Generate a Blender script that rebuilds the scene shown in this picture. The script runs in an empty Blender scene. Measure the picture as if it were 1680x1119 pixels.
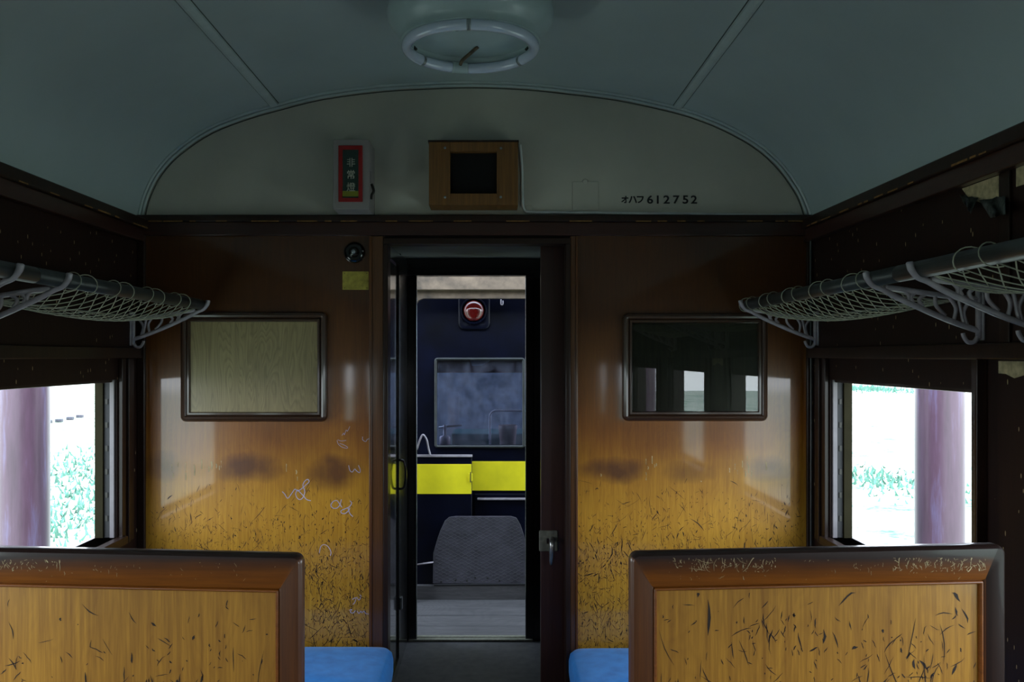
import bpy, bmesh, math, random
from mathutils import Vector, Matrix
random.seed(7)
S = bpy.context.scene
COL = S.collection
F = 1463.0; VX, VY = 810.0, 585.0; EYE = 1.5
XL, XR, YW = -1.373, 1.226, 3.45          # side walls, end bulkhead
def P(px, py, Y): return Vector(((px-VX)*Y/F, Y, EYE+(VY-py)*Y/F))
def X(px, Y=YW): return (px-VX)*Y/F
def Z(py, Y=YW): return EYE+(VY-py)*Y/F

# ---------------------------------------------------------------- camera
cd = bpy.data.cameras.new('camera'); cam = bpy.data.objects.new('camera', cd); COL.objects.link(cam)
cam.location = (0, 0, EYE); cam.rotation_euler = (math.pi/2, 0, 0)
cd.sensor_width = 36; cd.lens = F/1680*36; cd.shift_x = 30/1680; cd.shift_y = 25/1680; cd.clip_start = .02; cd.clip_end = 500
S.camera = cam
# ---------------------------------------------------------------- view
S.view_settings.view_transform = 'Standard'; S.view_settings.look = 'None'
S.view_settings.gamma = 1; S.view_settings.use_curve_mapping = False
S.view_settings.exposure = 0.0
S.cycles.use_denoising = True
S.cycles.diffuse_bounces = 6; S.cycles.max_bounces = 12; S.cycles.sample_clamp_indirect = 8
# ---------------------------------------------------------------- world: bright overcast sky
W = bpy.data.worlds.new('sky'); S.world = W; W.use_nodes = True
nt = W.node_tree; nt.nodes.clear()
wo = nt.nodes.new('ShaderNodeOutputWorld'); bg = nt.nodes.new('ShaderNodeBackground')
tc = nt.nodes.new('ShaderNodeTexCoord'); sp = nt.nodes.new('ShaderNodeSeparateXYZ'); cr = nt.nodes.new('ShaderNodeValToRGB')
cr.color_ramp.elements[0].position = 0.0; cr.color_ramp.elements[0].color = (.86, .93, 1, 1)
cr.color_ramp.elements[1].position = .6; cr.color_ramp.elements[1].color = (.66, .8, 1, 1)
nt.links.new(tc.outputs['Generated'], sp.inputs[0]); nt.links.new(sp.outputs['Z'], cr.inputs[0])
nt.links.new(cr.outputs[0], bg.inputs['Color']); bg.inputs['Strength'].default_value = 7.0
nt.links.new(bg.outputs[0], wo.inputs[0])
# ---------------------------------------------------------------- windows of the coach (Y ranges) and sky sampling portals
WINS = [(2.27, 3.25), (.78, 1.74), (-.74, .22), (-2.26, -1.30), (-3.78, -2.82)]
ZS, ZT = 1.5-.66, 1.5-.085
for (a, b) in WINS:
    for sx, xx in ((-1, XL-.09), (1, XR+.09)):
        ld = bpy.data.lights.new('sky_portal', 'AREA'); ld.shape = 'RECTANGLE'; ld.size = .6; ld.size_y = b-a
        ld.cycles.is_portal = True
        lo = bpy.data.objects.new('sky_portal', ld); COL.objects.link(lo)
        lo.location = (xx, (a+b)/2, (ZS+ZT)/2); lo.rotation_euler = (0, math.pi/2*sx, 0)

# ================================================================ materials
MATS = {}
class NT:
    def __init__(s, name):
        m = bpy.data.materials.new(name); m.use_nodes = True; s.m = m; s.t = m.node_tree
        s.b = s.t.nodes['Principled BSDF']
    def n(s, typ, **kw):
        nd = s.t.nodes.new(typ)
        for k, v in kw.items():
            if k in nd.inputs.keys(): s.set(nd.inputs[k], v)
            else: setattr(nd, k, v)
        return nd
    def set(s, sock, v):
        if hasattr(v, 'is_linked') or hasattr(v, 'links'): s.t.links.new(v, sock)
        else: sock.default_value = v
    def math(s, op, a, b=0.0, clamp=False):
        nd = s.t.nodes.new('ShaderNodeMath'); nd.operation = op; nd.use_clamp = clamp
        s.set(nd.inputs[0], a); s.set(nd.inputs[1], b); return nd.outputs[0]
    def ramp(s, fac, stops):
        nd = s.t.nodes.new('ShaderNodeValToRGB'); s.set(nd.inputs[0], fac)
        e = nd.color_ramp.elements
        while len(e) < len(stops): e.new(.5)
        for i, (p, c) in enumerate(stops):
            e[i].position = p; e[i].color = (c, c, c, 1) if isinstance(c, (int, float)) else tuple(c)+(1,)
        return nd.outputs[0]
    def mix(s, fac, a, b, bt='MIX'):
        nd = s.t.nodes.new('ShaderNodeMix'); nd.data_type = 'RGBA'; nd.blend_type = bt
        s.set(nd.inputs['Factor'], fac)
        for k, v in (('A', a), ('B', b)):
            sock = [q for q in nd.inputs if q.name == k and q.type == 'RGBA'][0]
            s.set(sock, v if hasattr(v, 'links') else tuple(v)+(1,))
        return [q for q in nd.outputs if q.type == 'RGBA'][0]
    def coord(s):
        return s.n('ShaderNodeTexCoord').outputs['Object']
    def mapping(s, co, scale=(1, 1, 1), rot=(0, 0, 0), loc=(0, 0, 0)):
        nd = s.n('ShaderNodeMapping'); s.t.links.new(co, nd.inputs[0])
        nd.inputs['Scale'].default_value = scale; nd.inputs['Rotation'].default_value = rot; nd.inputs['Location'].default_value = loc
        return nd.outputs[0]
    def noise(s, co, scale=5, detail=4, rough=.5, dist=0.0):
        nd = s.n('ShaderNodeTexNoise'); s.t.links.new(co, nd.inputs['Vector'])
        nd.inputs['Scale'].default_value = scale; nd.inputs['Detail'].default_value = detail
        nd.inputs['Roughness'].default_value = rough; nd.inputs['Distortion'].default_value = dist
        return nd.outputs['Fac']
    def bump(s, h, strength=.3, dist=.002):
        nd = s.n('ShaderNodeBump'); s.set(nd.inputs['Height'], h); nd.inputs['Strength'].default_value = strength
        nd.inputs['Distance'].default_value = dist; s.t.links.new(nd.outputs[0], s.b.inputs['Normal'])
    def fin(s, color=None, rough=None, coat=None, coat_rough=None, metal=None, spec=None):
        B = s.b.inputs
        if color is not None: s.set(B['Base Color'], color if hasattr(color, 'links') else tuple(color)+(1,))
        if rough is not None: s.set(B['Roughness'], rough)
        if coat is not None: B['Coat Weight'].default_value = coat
        if coat_rough is not None: B['Coat Roughness'].default_value = coat_rough
        if metal is not None: B['Metallic'].default_value = metal
        if spec is not None: B['Specular IOR Level'].default_value = spec
        return s.m
def plain(name, c, rough=.5, metal=0, vary=.12, scale=14, coat=0, coat_rough=.1, bump=0):
    t = NT(name); co = t.coord(); n = t.noise(co, scale, 5, .6)
    d = tuple(x*(1-vary*1.6) for x in c); l = tuple(min(1, x*(1+vary)) for x in c)
    col = t.ramp(n, [(.3, d), (.7, l)])
    if bump: t.bump(t.noise(co, scale*8, 3, .6), bump)
    return t.fin(col, rough, coat, coat_rough, metal)
def wood(name, light, dark, rough=.42, coat=.7, coat_rough=.09, grain=1.0, scr=0, scr_z=None, flip=False, upper_tone=None, stains=(), figure=.0, yz=False, chips=0, grime=None):
    """varnished plywood, grain upright (flip: along X); scr = density of dark scratches, below height scr_z"""
    t = NT(name); co = t.coord()
    if yz:
        co = t.mapping(co, rot=(0, 0, math.pi/2))
    g = (4, 40, 90) if flip else (90, 40, 3.2)
    a = t.noise(t.mapping(co, g), 1.0*grain, 6, .65, .4)
    b = t.noise(t.mapping(co, tuple(v*3 for v in g)), 1.0*grain, 3, .6)
    big = t.noise(co, 2.2, 3, .5)
    f = t.math('ADD', t.math('MULTIPLY', a, .65), t.math('MULTIPLY', b, .35))
    if figure:
        fn = t.noise(t.mapping(co, (7.5, 1, 1.1) if not flip else (1.1, 1, 7.5)), 1.0, 3, .5, .3)
        fr_ = t.math('FRACT', t.math('MULTIPLY', fn, 34))
        w = t.ramp(fr_, [(0, .35), (.3, .6), (.75, .5), (1, .35)])
        f = t.math('ADD', t.math('MULTIPLY', f, 1-figure), t.math('MULTIPLY', w, figure))
    col = t.ramp(f, [(.3, dark), (.52, [(x+y)/2 for x, y in zip(light, dark)]), (.72, light)])
    col = t.mix(t.ramp(big, [(.35, 0), (.75, .35)]), col, tuple(x*.55 for x in dark))
    sx = t.n('ShaderNodeSeparateXYZ'); t.t.links.new(co, sx.inputs[0]); zz = sx.outputs['Z']; xx = sx.outputs['X']
    if upper_tone:   # darker towards the top: (z_low, z_high, colour factors)
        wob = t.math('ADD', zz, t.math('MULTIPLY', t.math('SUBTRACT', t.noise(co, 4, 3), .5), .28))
        k = t.n('ShaderNodeMapRange'); t.set(k.inputs[0], wob); k.inputs[1].default_value = upper_tone[0]; k.inputs[2].default_value = upper_tone[1]
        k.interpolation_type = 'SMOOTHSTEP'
        col = t.mix(k.outputs[0], col, t.mix(1.0, col, upper_tone[2], 'MULTIPLY'))
        k = t.n('ShaderNodeMapRange'); t.set(k.inputs[0], wob); k.inputs[1].default_value = upper_tone[1]-.1; k.inputs[2].default_value = upper_tone[1]+.45
        col = t.mix(k.outputs[0], col, t.mix(1.0, col, upper_tone[3], 'MULTIPLY'))
    if grime:   # handled edge: dark grime near a height
        k = t.n('ShaderNodeMapRange'); t.set(k.inputs[0], t.math('ADD', zz, t.math('MULTIPLY', t.math('SUBTRACT', t.noise(co, 12, 4), .5), .02)))
        k.inputs[1].default_value = grime[0]; k.inputs[2].default_value = grime[1]
        col = t.mix(k.outputs[0], col, (.02, .008, .006))
    for (cx, cz, rx, rz, amt, cc) in stains:
        dx = t.math('DIVIDE', t.math('SUBTRACT', xx, cx), rx); dz = t.math('DIVIDE', t.math('SUBTRACT', zz, cz), rz)
        r = t.math('ADD', t.math('MULTIPLY', dx, dx), t.math('MULTIPLY', dz, dz))
        r = t.math('ADD', r, t.math('MULTIPLY', t.math('SUBTRACT', t.noise(co, 9, 4), .5), 1.6))
        m = t.ramp(r, [(.0, amt), (.9, 0)]); col = t.mix(m, col, cc)
    h = None
    if scr:
        tot = None; dn = t.noise(co, 5, 2)
        if scr_z is not None:
            k = t.n('ShaderNodeMapRange'); t.set(k.inputs[0], t.math('ADD', zz, t.math('MULTIPLY', t.math('SUBTRACT', dn, .5), .2)))
            k.inputs[1].default_value = scr_z+.12; k.inputs[2].default_value = scr_z-.35; zmask = k.outputs[0]
        else: zmask = t.ramp(dn, [(.3, .35), (.6, 1)])
        wco = t.n('ShaderNodeVectorMath', operation='ADD'); t.t.links.new(co, wco.inputs[0])
        nv = t.n('ShaderNodeTexNoise'); t.t.links.new(co, nv.inputs['Vector']); nv.inputs['Scale'].default_value = 14
        sc_ = t.n('ShaderNodeVectorMath', operation='SCALE'); t.t.links.new(nv.outputs['Color'], sc_.inputs[0]); sc_.inputs['Scale'].default_value = .035
        t.t.links.new(sc_.outputs[0], wco.inputs[1])
        for i, (ang, s_thin, s_long, thr, pick) in enumerate([(.5, 75, 13, .1, .62), (-.65, 65, 11, .1, .68), (.12, 95, 15, .14, .55), (1.25, 80, 14, .11, .75), (-.2, 50, 8, .085, .72), (.85, 45, 9, .085, .8), (-1.2, 70, 15, .1, .8), (0, 95, 60, .17, .6)]):
            mp = t.mapping(t.mapping(wco.outputs[0], rot=(0, ang, 0), loc=(i*3.1, 0, i*1.7)), (s_thin, 0, s_long))
            v = t.n('ShaderNodeTexVoronoi'); t.t.links.new(mp, v.inputs['Vector']); v.inputs['Scale'].default_value = 1
            cs = t.n('ShaderNodeSeparateColor'); t.t.links.new(v.outputs['Color'], cs.inputs[0])
            lim = t.math('SUBTRACT', 1.0, t.math('MULTIPLY', zmask, (1-pick)*1.5*scr))
            on = t.math('GREATER_THAN', cs.outputs[0], lim)
            w2 = t.math('MULTIPLY', cs.outputs[1], thr*1.9)
            near = t.math('MULTIPLY', t.math('SUBTRACT', t.math('ADD', w2, thr*.4), v.outputs['Distance']), 28, True)
            m = t.math('MULTIPLY', on, near)
            tot = m if tot is None else t.math('MAXIMUM', tot, m)
        col = t.mix(t.math('MULTIPLY', tot, .86), col, (.012, .008, .006))
        h = tot
        rg = t.math('ADD', rough, t.math('MULTIPLY', tot, .4))
    else: rg = rough
    if chips:
        mp = t.mapping(co, (110, 110, 34)); v = t.n('ShaderNodeTexVoronoi'); t.t.links.new(mp, v.inputs['Vector']); v.inputs['Scale'].default_value = 1
        cs = t.n('ShaderNodeSeparateColor'); t.t.links.new(v.outputs['Color'], cs.inputs[0])
        on = t.math('MULTIPLY', t.math('GREATER_THAN', cs.outputs[0], 1-.04*chips), t.math('LESS_THAN', v.outputs['Distance'], .22))
        col = t.mix(t.math('MULTIPLY', on, .8), col, (.55, .42, .22))
    hh = t.math('MULTIPLY', f, .25)
    if h is not None: hh = t.math('SUBTRACT', hh, h)
    t.bump(hh, .25, .0012)
    return t.fin(col, rg, coat, coat_rough)

STAIN = (.075, .022, .014)
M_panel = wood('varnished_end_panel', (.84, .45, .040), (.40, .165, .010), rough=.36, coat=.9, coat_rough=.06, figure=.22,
    upper_tone=(.86, 1.24, (.50, .33, .22), (.24, .21, .2)),
    stains=[(X(410), Z(768), .16, .07, .8, STAIN), (X(545), Z(775), .13, .08, .8, STAIN), (X(265), Z(765), .1, .07, .6, STAIN), (X(1010), Z(772), .15, .06, .85, STAIN), (X(1130), Z(775), .14, .05, .5, STAIN), (X(1260), Z(770), .12, .06, .7, STAIN)])
M_back = wood('varnished_backrest_panel', (.66, .33, .032), (.24, .093, .008), rough=.45, coat=.3, coat_rough=.12, figure=.15)
M_rail = wood('polished_rail_wood', (.32, .098, .009), (.16, .045, .005), rough=.38, coat=.4, coat_rough=.1, flip=True, grime=(1.075, 1.115))
M_stile = wood('polished_stile_wood', (.15, .046, .006), (.06, .018, .003), rough=.38, coat=.35, coat_rough=.1)
M_casing = wood('brown_casing_wood', (.16, .062, .014), (.07, .024, .007), rough=.38, coat=.5, coat_rough=.1)
M_frame = wood('dark_frame_wood', (.07, .028, .010), (.03, .011, .005), rough=.36, coat=.7, coat_rough=.1)
M_dark = wood('dark_stained_wood', (.030, .010, .004), (.010, .004, .002), rough=.5, coat=.28, coat_rough=.1)
M_darkh = wood('dark_stained_wood_lengthwise', (.030, .010, .004), (.010, .004, .002), rough=.5, coat=.25, coat_rough=.1, flip=True)
M_side = wood('dark_side_panelling', (.026, .007, .003), (.010, .003, .0015), rough=.6, coat=.1, coat_rough=.25, yz=True, chips=2)
M_side.node_tree.nodes['Principled BSDF'].inputs['Specular IOR Level'].default_value = .25
M_leaf = wood('dark_red_door_wood', (.05, .013, .009), (.02, .006, .004), rough=.45, coat=.2, coat_rough=.15)
for m_ in (M_dark, M_darkh): m_.node_tree.nodes['Principled BSDF'].inputs['Specular IOR Level'].default_value = .3
M_ochrewood = plain('worn_ochre_edge', (.30, .15, .035), .7, vary=.3, scale=60)
M_trim = wood('reddish_cornice_wood', (.055, .012, .005), (.022, .005, .003), rough=.38, coat=.5, coat_rough=.1, flip=True)
M_black = plain('black_lacquer', (.003, .003, .004), .25, coat=1, coat_rough=.06)
M_blackm = plain('black_dull_paint', (.004, .004, .005), .6)
M_cream = plain('cream_bulkhead_paint', (.52, .50, .42), .45, vary=.06, scale=3, coat=.25, coat_rough=.3)
M_condu = plain('white_conduit_paint', (.72, .74, .72), .4)
M_whitebox = plain('grey_cream_box_paint', (.30, .27, .26), .5, vary=.06, scale=9)
M_ceil = plain('pale_ceiling_paint', (.42, .50, .50), .42, vary=.05, scale=2, coat=.4, coat_rough=.25)
M_gapshade = plain('grey_green_gap_shade', (.06, .075, .065), .8)
M_seam = plain('ceiling_strip_paint', (.47, .55, .54), .4, vary=.05, coat=.4, coat_rough=.2)
M_white = plain('white_enamel', (.40, .50, .50), .35, vary=.04, coat=.5, coat_rough=.2)
M_tube = plain('fluorescent_tube_glass', (.55, .62, .74), .2, vary=.02, coat=1, coat_rough=.04)
M_bracket = plain('silver_painted_iron', (.38, .34, .37), .42, vary=.15, scale=30, coat=.3)
M_cord = plain('pale_net_cord', (.40, .40, .30), .8, vary=.15, scale=40)
M_bar = plain('dark_rack_bar', (.03, .035, .034), .45, vary=.3, coat=.2, coat_rough=.3)
M_red = plain('red_sign_frame', (.30, .008, .008), .4)
M_sign = plain('dark_green_sign', (.02, .045, .035), .4)
M_letter = plain('pale_sign_lettering', (.5, .5, .4), .5)
M_yel = plain('olive_yellow_strip', (.25, .26, .02), .5)
M_ink = plain('black_stencil_paint', (.01, .01, .01), .5)
M_brass = plain('aged_yellow_plate', (.42, .34, .05), .55, vary=.25, scale=45)
M_metal = plain('worn_nickel', (.45, .45, .42), .28, metal=.9, vary=.2, scale=50)
M_plate = plain('dull_metal_plate', (.17, .17, .13), .5, metal=.3, vary=.2, scale=60)
M_screw = plain('steel_screw', (.3, .33, .34), .35, metal=.8)
M_chalk = plain('lilac_chalk', (.5, .45, .6), .9)
M_pale = plain('bare_pale_wood', (.50, .40, .22), .8, vary=.3, scale=40)
M_torn = plain('torn_grey_veneer', (.07, .08, .07), .8, vary=.6, scale=40)
M_bluec = NT('blue_moquette'); _co = M_bluec.coord()
M_bluec.bump(M_bluec.noise(_co, 500, 2), .5, .0015)
_c = M_bluec.ramp(M_bluec.noise(_co, 18, 5, .6), [(.3, (.015, .22, .66)), (.7, (.03, .32, .85))])
M_bluec.b.inputs['Sheen Weight'].default_value = .2; M_blue = M_bluec.fin(_c, .85)
M_board = wood('grey_veneered_board', (.48, .37, .17), (.17, .13, .055), rough=.5, coat=.35, coat_rough=.25, figure=.55)
M_oldbox = wood('brown_speaker_wood', (.30, .13, .022), (.11, .045, .010), rough=.5, coat=.2, coat_rough=.3)
M_hole = plain('deep_black_cloth', (.002, .002, .002), .9)
M_floor = plain('dark_floor', (.04, .04, .042), .6, vary=.3, scale=20, coat=.1)
M_vceil = plain('grey_vestibule_paint', (.30, .33, .34), .5, vary=.06, scale=3)
# glass
def glass(name, c=(1, 1, 1), tint=.0, dirt=0.0):
    t = NT(name); t.t.nodes.remove(t.b); out = [n for n in t.t.nodes if n.type == 'OUTPUT_MATERIAL'][0]
    tr = t.n('ShaderNodeBsdfTransparent'); tr.inputs[0].default_value = tuple(c)+(1,)
    gl = t.n('ShaderNodeBsdfGlossy'); gl.inputs['Roughness'].default_value = .01
    fr = t.n('ShaderNodeFresnel'); fr.inputs[0].default_value = 1.6
    m = t.n('ShaderNodeMixShader'); t.t.links.new(fr.outputs[0], m.inputs[0]); t.t.links.new(tr.outputs[0], m.inputs[1]); t.t.links.new(gl.outputs[0], m.inputs[2])
    last = m.outputs[0]
    if dirt:
        df = t.n('ShaderNodeBsdfDiffuse'); df.inputs[0].default_value = (.42, .46, .62, 1)
        n1 = t.noise(t.mapping(t.coord(), (1, 1, .7)), 9, 7, .7, .6); k = t.ramp(n1, [(.36, .03*dirt), (.72, .55*dirt)])
        m2 = t.n('ShaderNodeMixShader'); t.t.links.new(k, m2.inputs[0]); t.t.links.new(last, m2.inputs[1]); t.t.links.new(df.outputs[0], m2.inputs[2]); last = m2.outputs[0]
    t.t.links.new(last, out.inputs[0]); return t.m
M_glass = glass('clear_glass', (.92, .95, .93))
M_cabglass = glass('dusty_cab_glass', (.6, .62, .75), dirt=.3)

# ================================================================ mesh helpers
def link(o, parent=None):
    COL.objects.link(o)
    if parent is not None:
        o.parent = parent; o.matrix_parent_inverse = Matrix.Translation(-acc(parent))
    return o
def acc(o):
    v = Vector(o.location); return v    # parents here keep world coordinates in location
def obj(name, bm, mat, parent=None, smooth=False, bevel=0, origin=None, subsurf=0):
    me = bpy.data.meshes.new(name)
    bmesh.ops.recalc_face_normals(bm, faces=bm.faces[:])
    if origin is not None: bmesh.ops.translate(bm, verts=bm.verts[:], vec=-Vector(origin))
    bm.to_mesh(me); bm.free()
    for m in (mat if isinstance(mat, (list, tuple)) else [mat]): me.materials.append(m)
    if smooth:
        for p in me.polygons: p.use_smooth = True
    o = bpy.data.objects.new(name, me)
    if origin is not None: o.location = origin
    link(o, parent)
    if bevel:
        b = o.modifiers.new('bevel', 'BEVEL'); b.width = bevel; b.segments = 3; b.limit_method = 'ANGLE'; b.angle_limit = .6
        w = o.modifiers.new('wn', 'WEIGHTED_NORMAL'); 
        for p in me.polygons: p.use_smooth = True
    if subsurf: s = o.modifiers.new('sub', 'SUBSURF'); s.levels = s.render_levels = subsurf
    return o
def thing(name, loc, label, cat, group=None):
    o = bpy.data.objects.new(name, None); o.location = loc; o.empty_display_size = .05; link(o)
    o['label'] = label; o['category'] = cat
    if group: o['group'] = group
    return o
def tag(o, label, cat, group=None):
    o['label'] = label; o['category'] = cat
    if group: o['group'] = group
    return o
def struct(o): o['kind'] = 'structure'; return o
def sroot(name, loc=(0, 0, 0)):
    o = bpy.data.objects.new(name, None); o.location = loc; o.empty_display_size = .05; link(o); o['kind'] = 'structure'; return o
def box(bm, x0, x1, y0, y1, z0, z1):
    r = bmesh.ops.create_cube(bm, size=1)
    bmesh.ops.scale(bm, verts=r['verts'], vec=(abs(x1-x0), abs(y1-y0), abs(z1-z0)))
    bmesh.ops.translate(bm, verts=r['verts'], vec=((x0+x1)/2, (y0+y1)/2, (z0+z1)/2))
    return r['verts']
def B(*a):
    bm = bmesh.new()
    for q in (a if isinstance(a[0], (tuple, list)) else [a]): box(bm, *q)
    return bm
def tube(bm, pts, r, seg=8, closed=False, cap=True):
    pts = [Vector(p) for p in pts]; n = len(pts); rings = []
    up = None
    for i, p in enumerate(pts):
        if closed: d = pts[(i+1) % n]-pts[i-1]
        else: d = pts[min(i+1, n-1)]-pts[max(i-1, 0)]
        d.normalize()
        if up is None: up = Vector((0, 0, 1)) if abs(d.z) < .9 else Vector((1, 0, 0))
        a = d.cross(up); 
        if a.length < 1e-5: a = d.orthogonal()
        a.normalize(); b = a.cross(d).normalized(); up = b
        rr = r[i] if isinstance(r, (list, tuple)) else r
        rings.append([bm.verts.new(p+a*math.cos(2*math.pi*k/seg)*rr+b*math.sin(2*math.pi*k/seg)*rr) for k in range(seg)])
    for i in range(n if closed else n-1):
        A, C = rings[i], rings[(i+1) % n]
        for k in range(seg): bm.faces.new((A[k], A[(k+1) % seg], C[(k+1) % seg], C[k]))
    if cap and not closed: bm.faces.new(rings[0][::-1]); bm.faces.new(rings[-1])
def T(pts, r, seg=8, closed=False):
    bm = bmesh.new(); tube(bm, pts, r, seg, closed); return bm
def lathe(prof, c, axis='Z', seg=48):
    """prof: (radius, height along axis) from c"""
    bm = bmesh.new(); rings = []; c = Vector(c)
    for (r, h) in prof:
        ring = []
        for k in range(seg):
            a = 2*math.pi*k/seg
            v = Vector((math.cos(a)*r, math.sin(a)*r, h)) if axis == 'Z' else (Vector((math.cos(a)*r, h, math.sin(a)*r)) if axis == 'Y' else Vector((h, math.cos(a)*r, math.sin(a)*r)))
            ring.append(bm.verts.new(c+v))
        rings.append(ring)
    for A, C in zip(rings, rings[1:]):
        for k in range(seg): bm.faces.new((A[k], A[(k+1) % seg], C[(k+1) % seg], C[k]))
    bm.faces.new(rings[0]); bm.faces.new(rings[-1])
    return bm
def rrect(x0, x1, z0, z1, r, n=6):
    out = []
    r = max(min(r, (x1-x0)/2-1e-4, (z1-z0)/2-1e-4), 1e-4)
    for cx, cz, a0 in ((x1-r, z1-r, 0), (x0+r, z1-r, 90), (x0+r, z0+r, 180), (x1-r, z0+r, 270)):
        for k in range(n+1):
            a = math.radians(a0+90*k/n); out.append((cx+r*math.cos(a), cz+r*math.sin(a)))
    return out
def ringframe(x0, x1, z0, z1, r, prof, n=6, tilt=None):
    """prof: list of (inset, y); skins a closed frame in the XZ plane"""
    bm = bmesh.new(); L = []
    for (ins, y) in prof:
        L.append([bm.verts.new((x, y, z)) for (x, z) in rrect(x0+ins, x1-ins, z0+ins, z1-ins, max(r-ins, .001), n)])
    m = len(L[0])
    for A, C in zip(L, L[1:]+[L[0]]):
        for k in range(m): bm.faces.new((A[k], A[(k+1) % m], C[(k+1) % m], C[k]))
    return bm
def prism(pts, y0, y1):
    bm = bmesh.new(); a = [bm.verts.new((x, y0, z)) for x, z in pts]; b = [bm.verts.new((x, y1, z)) for x, z in pts]
    n = len(pts); bm.faces.new(a); bm.faces.new(b[::-1])
    for k in range(n): bm.faces.new((a[k], b[k], b[(k+1) % n], a[(k+1) % n]))
    return bm
def smoothpts(ctrl, n=6):
    """Catmull-Rom through control points"""
    c = [Vector(p) for p in ctrl]; out = []
    for i in range(len(c)-1):
        p0 = c[max(i-1, 0)]; p1 = c[i]; p2 = c[i+1]; p3 = c[min(i+2, len(c)-1)]
        for k in range(n):
            t = k/n
            out.append(.5*((2*p1)+(-p0+p2)*t+(2*p0-5*p1+4*p2-p3)*t*t+(-p0+3*p1-3*p2+p3)*t**3))
    out.append(c[-1]); return out

def scratches(parent, x0, x1, z0, z1, y, n, size, dens, seed, mat=None, name='scratch_marks'):
    rnd = random.Random(seed); bm = bmesh.new(); made = 0; cl = [(rnd.uniform(x0, x1), rnd.uniform(z0, z1)) for _ in range(max(3, n//30))]
    while made < n:
        if rnd.random() < .35:
            c = rnd.choice(cl); x, z = rnd.gauss(c[0], .035), rnd.gauss(c[1], .03)
        else: x, z = rnd.uniform(x0, x1), rnd.uniform(z0, z1)
        made += .2
        if not (x0 < x < x1 and z0 < z < z1) or rnd.random() > dens(z): continue
        made += .8
        L = min(.09, rnd.lognormvariate(-4.35, .75))*size; W_ = rnd.uniform(.0004, .0009)*size*(1+(rnd.random() < .12)*1.6)
        a = rnd.choice([rnd.gauss(.0, .3), rnd.gauss(0, .25), rnd.gauss(-.6, .3), rnd.gauss(.65, .3), rnd.uniform(-1.57, 1.57)]); bend = rnd.gauss(0, .06)*L
        dx, dz = math.sin(a), math.cos(a); up = []; dn = []
        for k in range(5):
            t = k/4-.5; w = W_*(1-abs(2*t)**2.2)*rnd.uniform(.6, 1.3)+.00012; b = bend*(1-4*t*t)+rnd.gauss(0, .0004)
            cx, cz = x+dx*L*t-dz*b, z+dz*L*t+dx*b
            cx = min(max(cx, x0), x1); cz = min(max(cz, z0), z1)
            up.append(bm.verts.new((cx-dz*w, y-.00045, cz+dx*w))); dn.append(bm.verts.new((cx+dz*w, y-.00045, cz-dx*w)))
        for k in range(4): bm.faces.new((up[k], up[k+1], dn[k+1], dn[k]))
    o = obj(name, bm, mat or M_scr, parent); o['kind'] = 'stuff'; return o
M_scr = plain('dark_scratch_dirt', (.022, .012, .006), .7)

# ================================================================ THE COACH SHELL
YB = -4.6                                   # near end of the built coach
# ceiling profile at the bulkhead, in pixels
CP = [(228, 362), (236, 328), (252, 292), (275, 262), (303, 238), (345, 211), (398, 190), (460, 172), (530, 155), (620, 143), (700, 138), (779, 136), (860, 139), (930, 146), (1015, 157), (1095, 174), (1150, 190), (1205, 214), (1252, 243), (1285, 275), (1310, 310), (1323, 338), (1330, 362)]
prof = [(X(a), Z(b)) for a, b in CP]
prof = [(p.x, p.z) for p in smoothpts([(x, 0, z) for x, z in prof], 3)]
def ceil_z(x):
    for (a, b), (c, d) in zip(prof, prof[1:]):
        if a <= x <= c: return b+(d-b)*(x-a)/(c-a)
    return prof[0][1]
bm = bmesh.new()
def off(i, d):
    a = Vector(prof[max(i-1, 0)]); b = Vector(prof[min(i+1, len(prof)-1)]); t = (b-a).normalized(); n = Vector((-t.y, t.x)); p = Vector(prof[i]); return (p+n*d)
rows = []
for i in range(len(prof)):
    q = off(i, .07)
    rows.append([bm.verts.new((prof[i][0], YW+.02, prof[i][1])), bm.verts.new((prof[i][0], YB, prof[i][1])), bm.verts.new((q.x, YB, q.y)), bm.verts.new((q.x, YW+.02, q.y))])
for A, C in zip(rows, rows[1:]):
    for k in range(4): bm.faces.new((A[k], A[(k+1) % 4], C[(k+1) % 4], C[k]))
bm.faces.new(rows[0]); bm.faces.new(rows[-1][::-1])
ceiling = struct(obj('ceiling', bm, M_ceil, smooth=True))
e = ceiling.modifiers.new('es', 'EDGE_SPLIT'); e.split_angle = .6
# long cover strips on the ceiling
for n_, px in ((1, 452), (2, 1110)):
    x = X(px); z = ceil_z(x); sl = (ceil_z(x+.02)-ceil_z(x-.02))/.04
    pr = [(-.016, 0), (-.014, -.007), (-.005, -.009), (.005, -.009), (.014, -.007), (.016, 0)]
    bm = bmesh.new(); r0 = [bm.verts.new((x+a, YB+.05, z+a*sl+b+.001)) for a, b in pr]; r1 = [bm.verts.new((x+a, YW-.008, z+a*sl+b+.001)) for a, b in pr]
    for k in range(5): bm.faces.new((r0[k], r0[k+1], r1[k+1], r1[k]))
    bm.faces.new(r0); bm.faces.new(r1)
    tr_ = struct(obj('trim_%d' % n_, bm, M_seam, smooth=False))
    for s_ in (-1, 1):
        bm = bmesh.new(); tube(bm, [(x+s_*.0175, YB+.05, z+s_*.0175*sl-.0005), (x+s_*.0175, YW-.008, z+s_*.0175*sl-.0005)], .0016, 6); obj('gap_shade_line', bm, M_gapshade, tr_)  # groove shadow along both strip edges, drawn as thin dark lines
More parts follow.
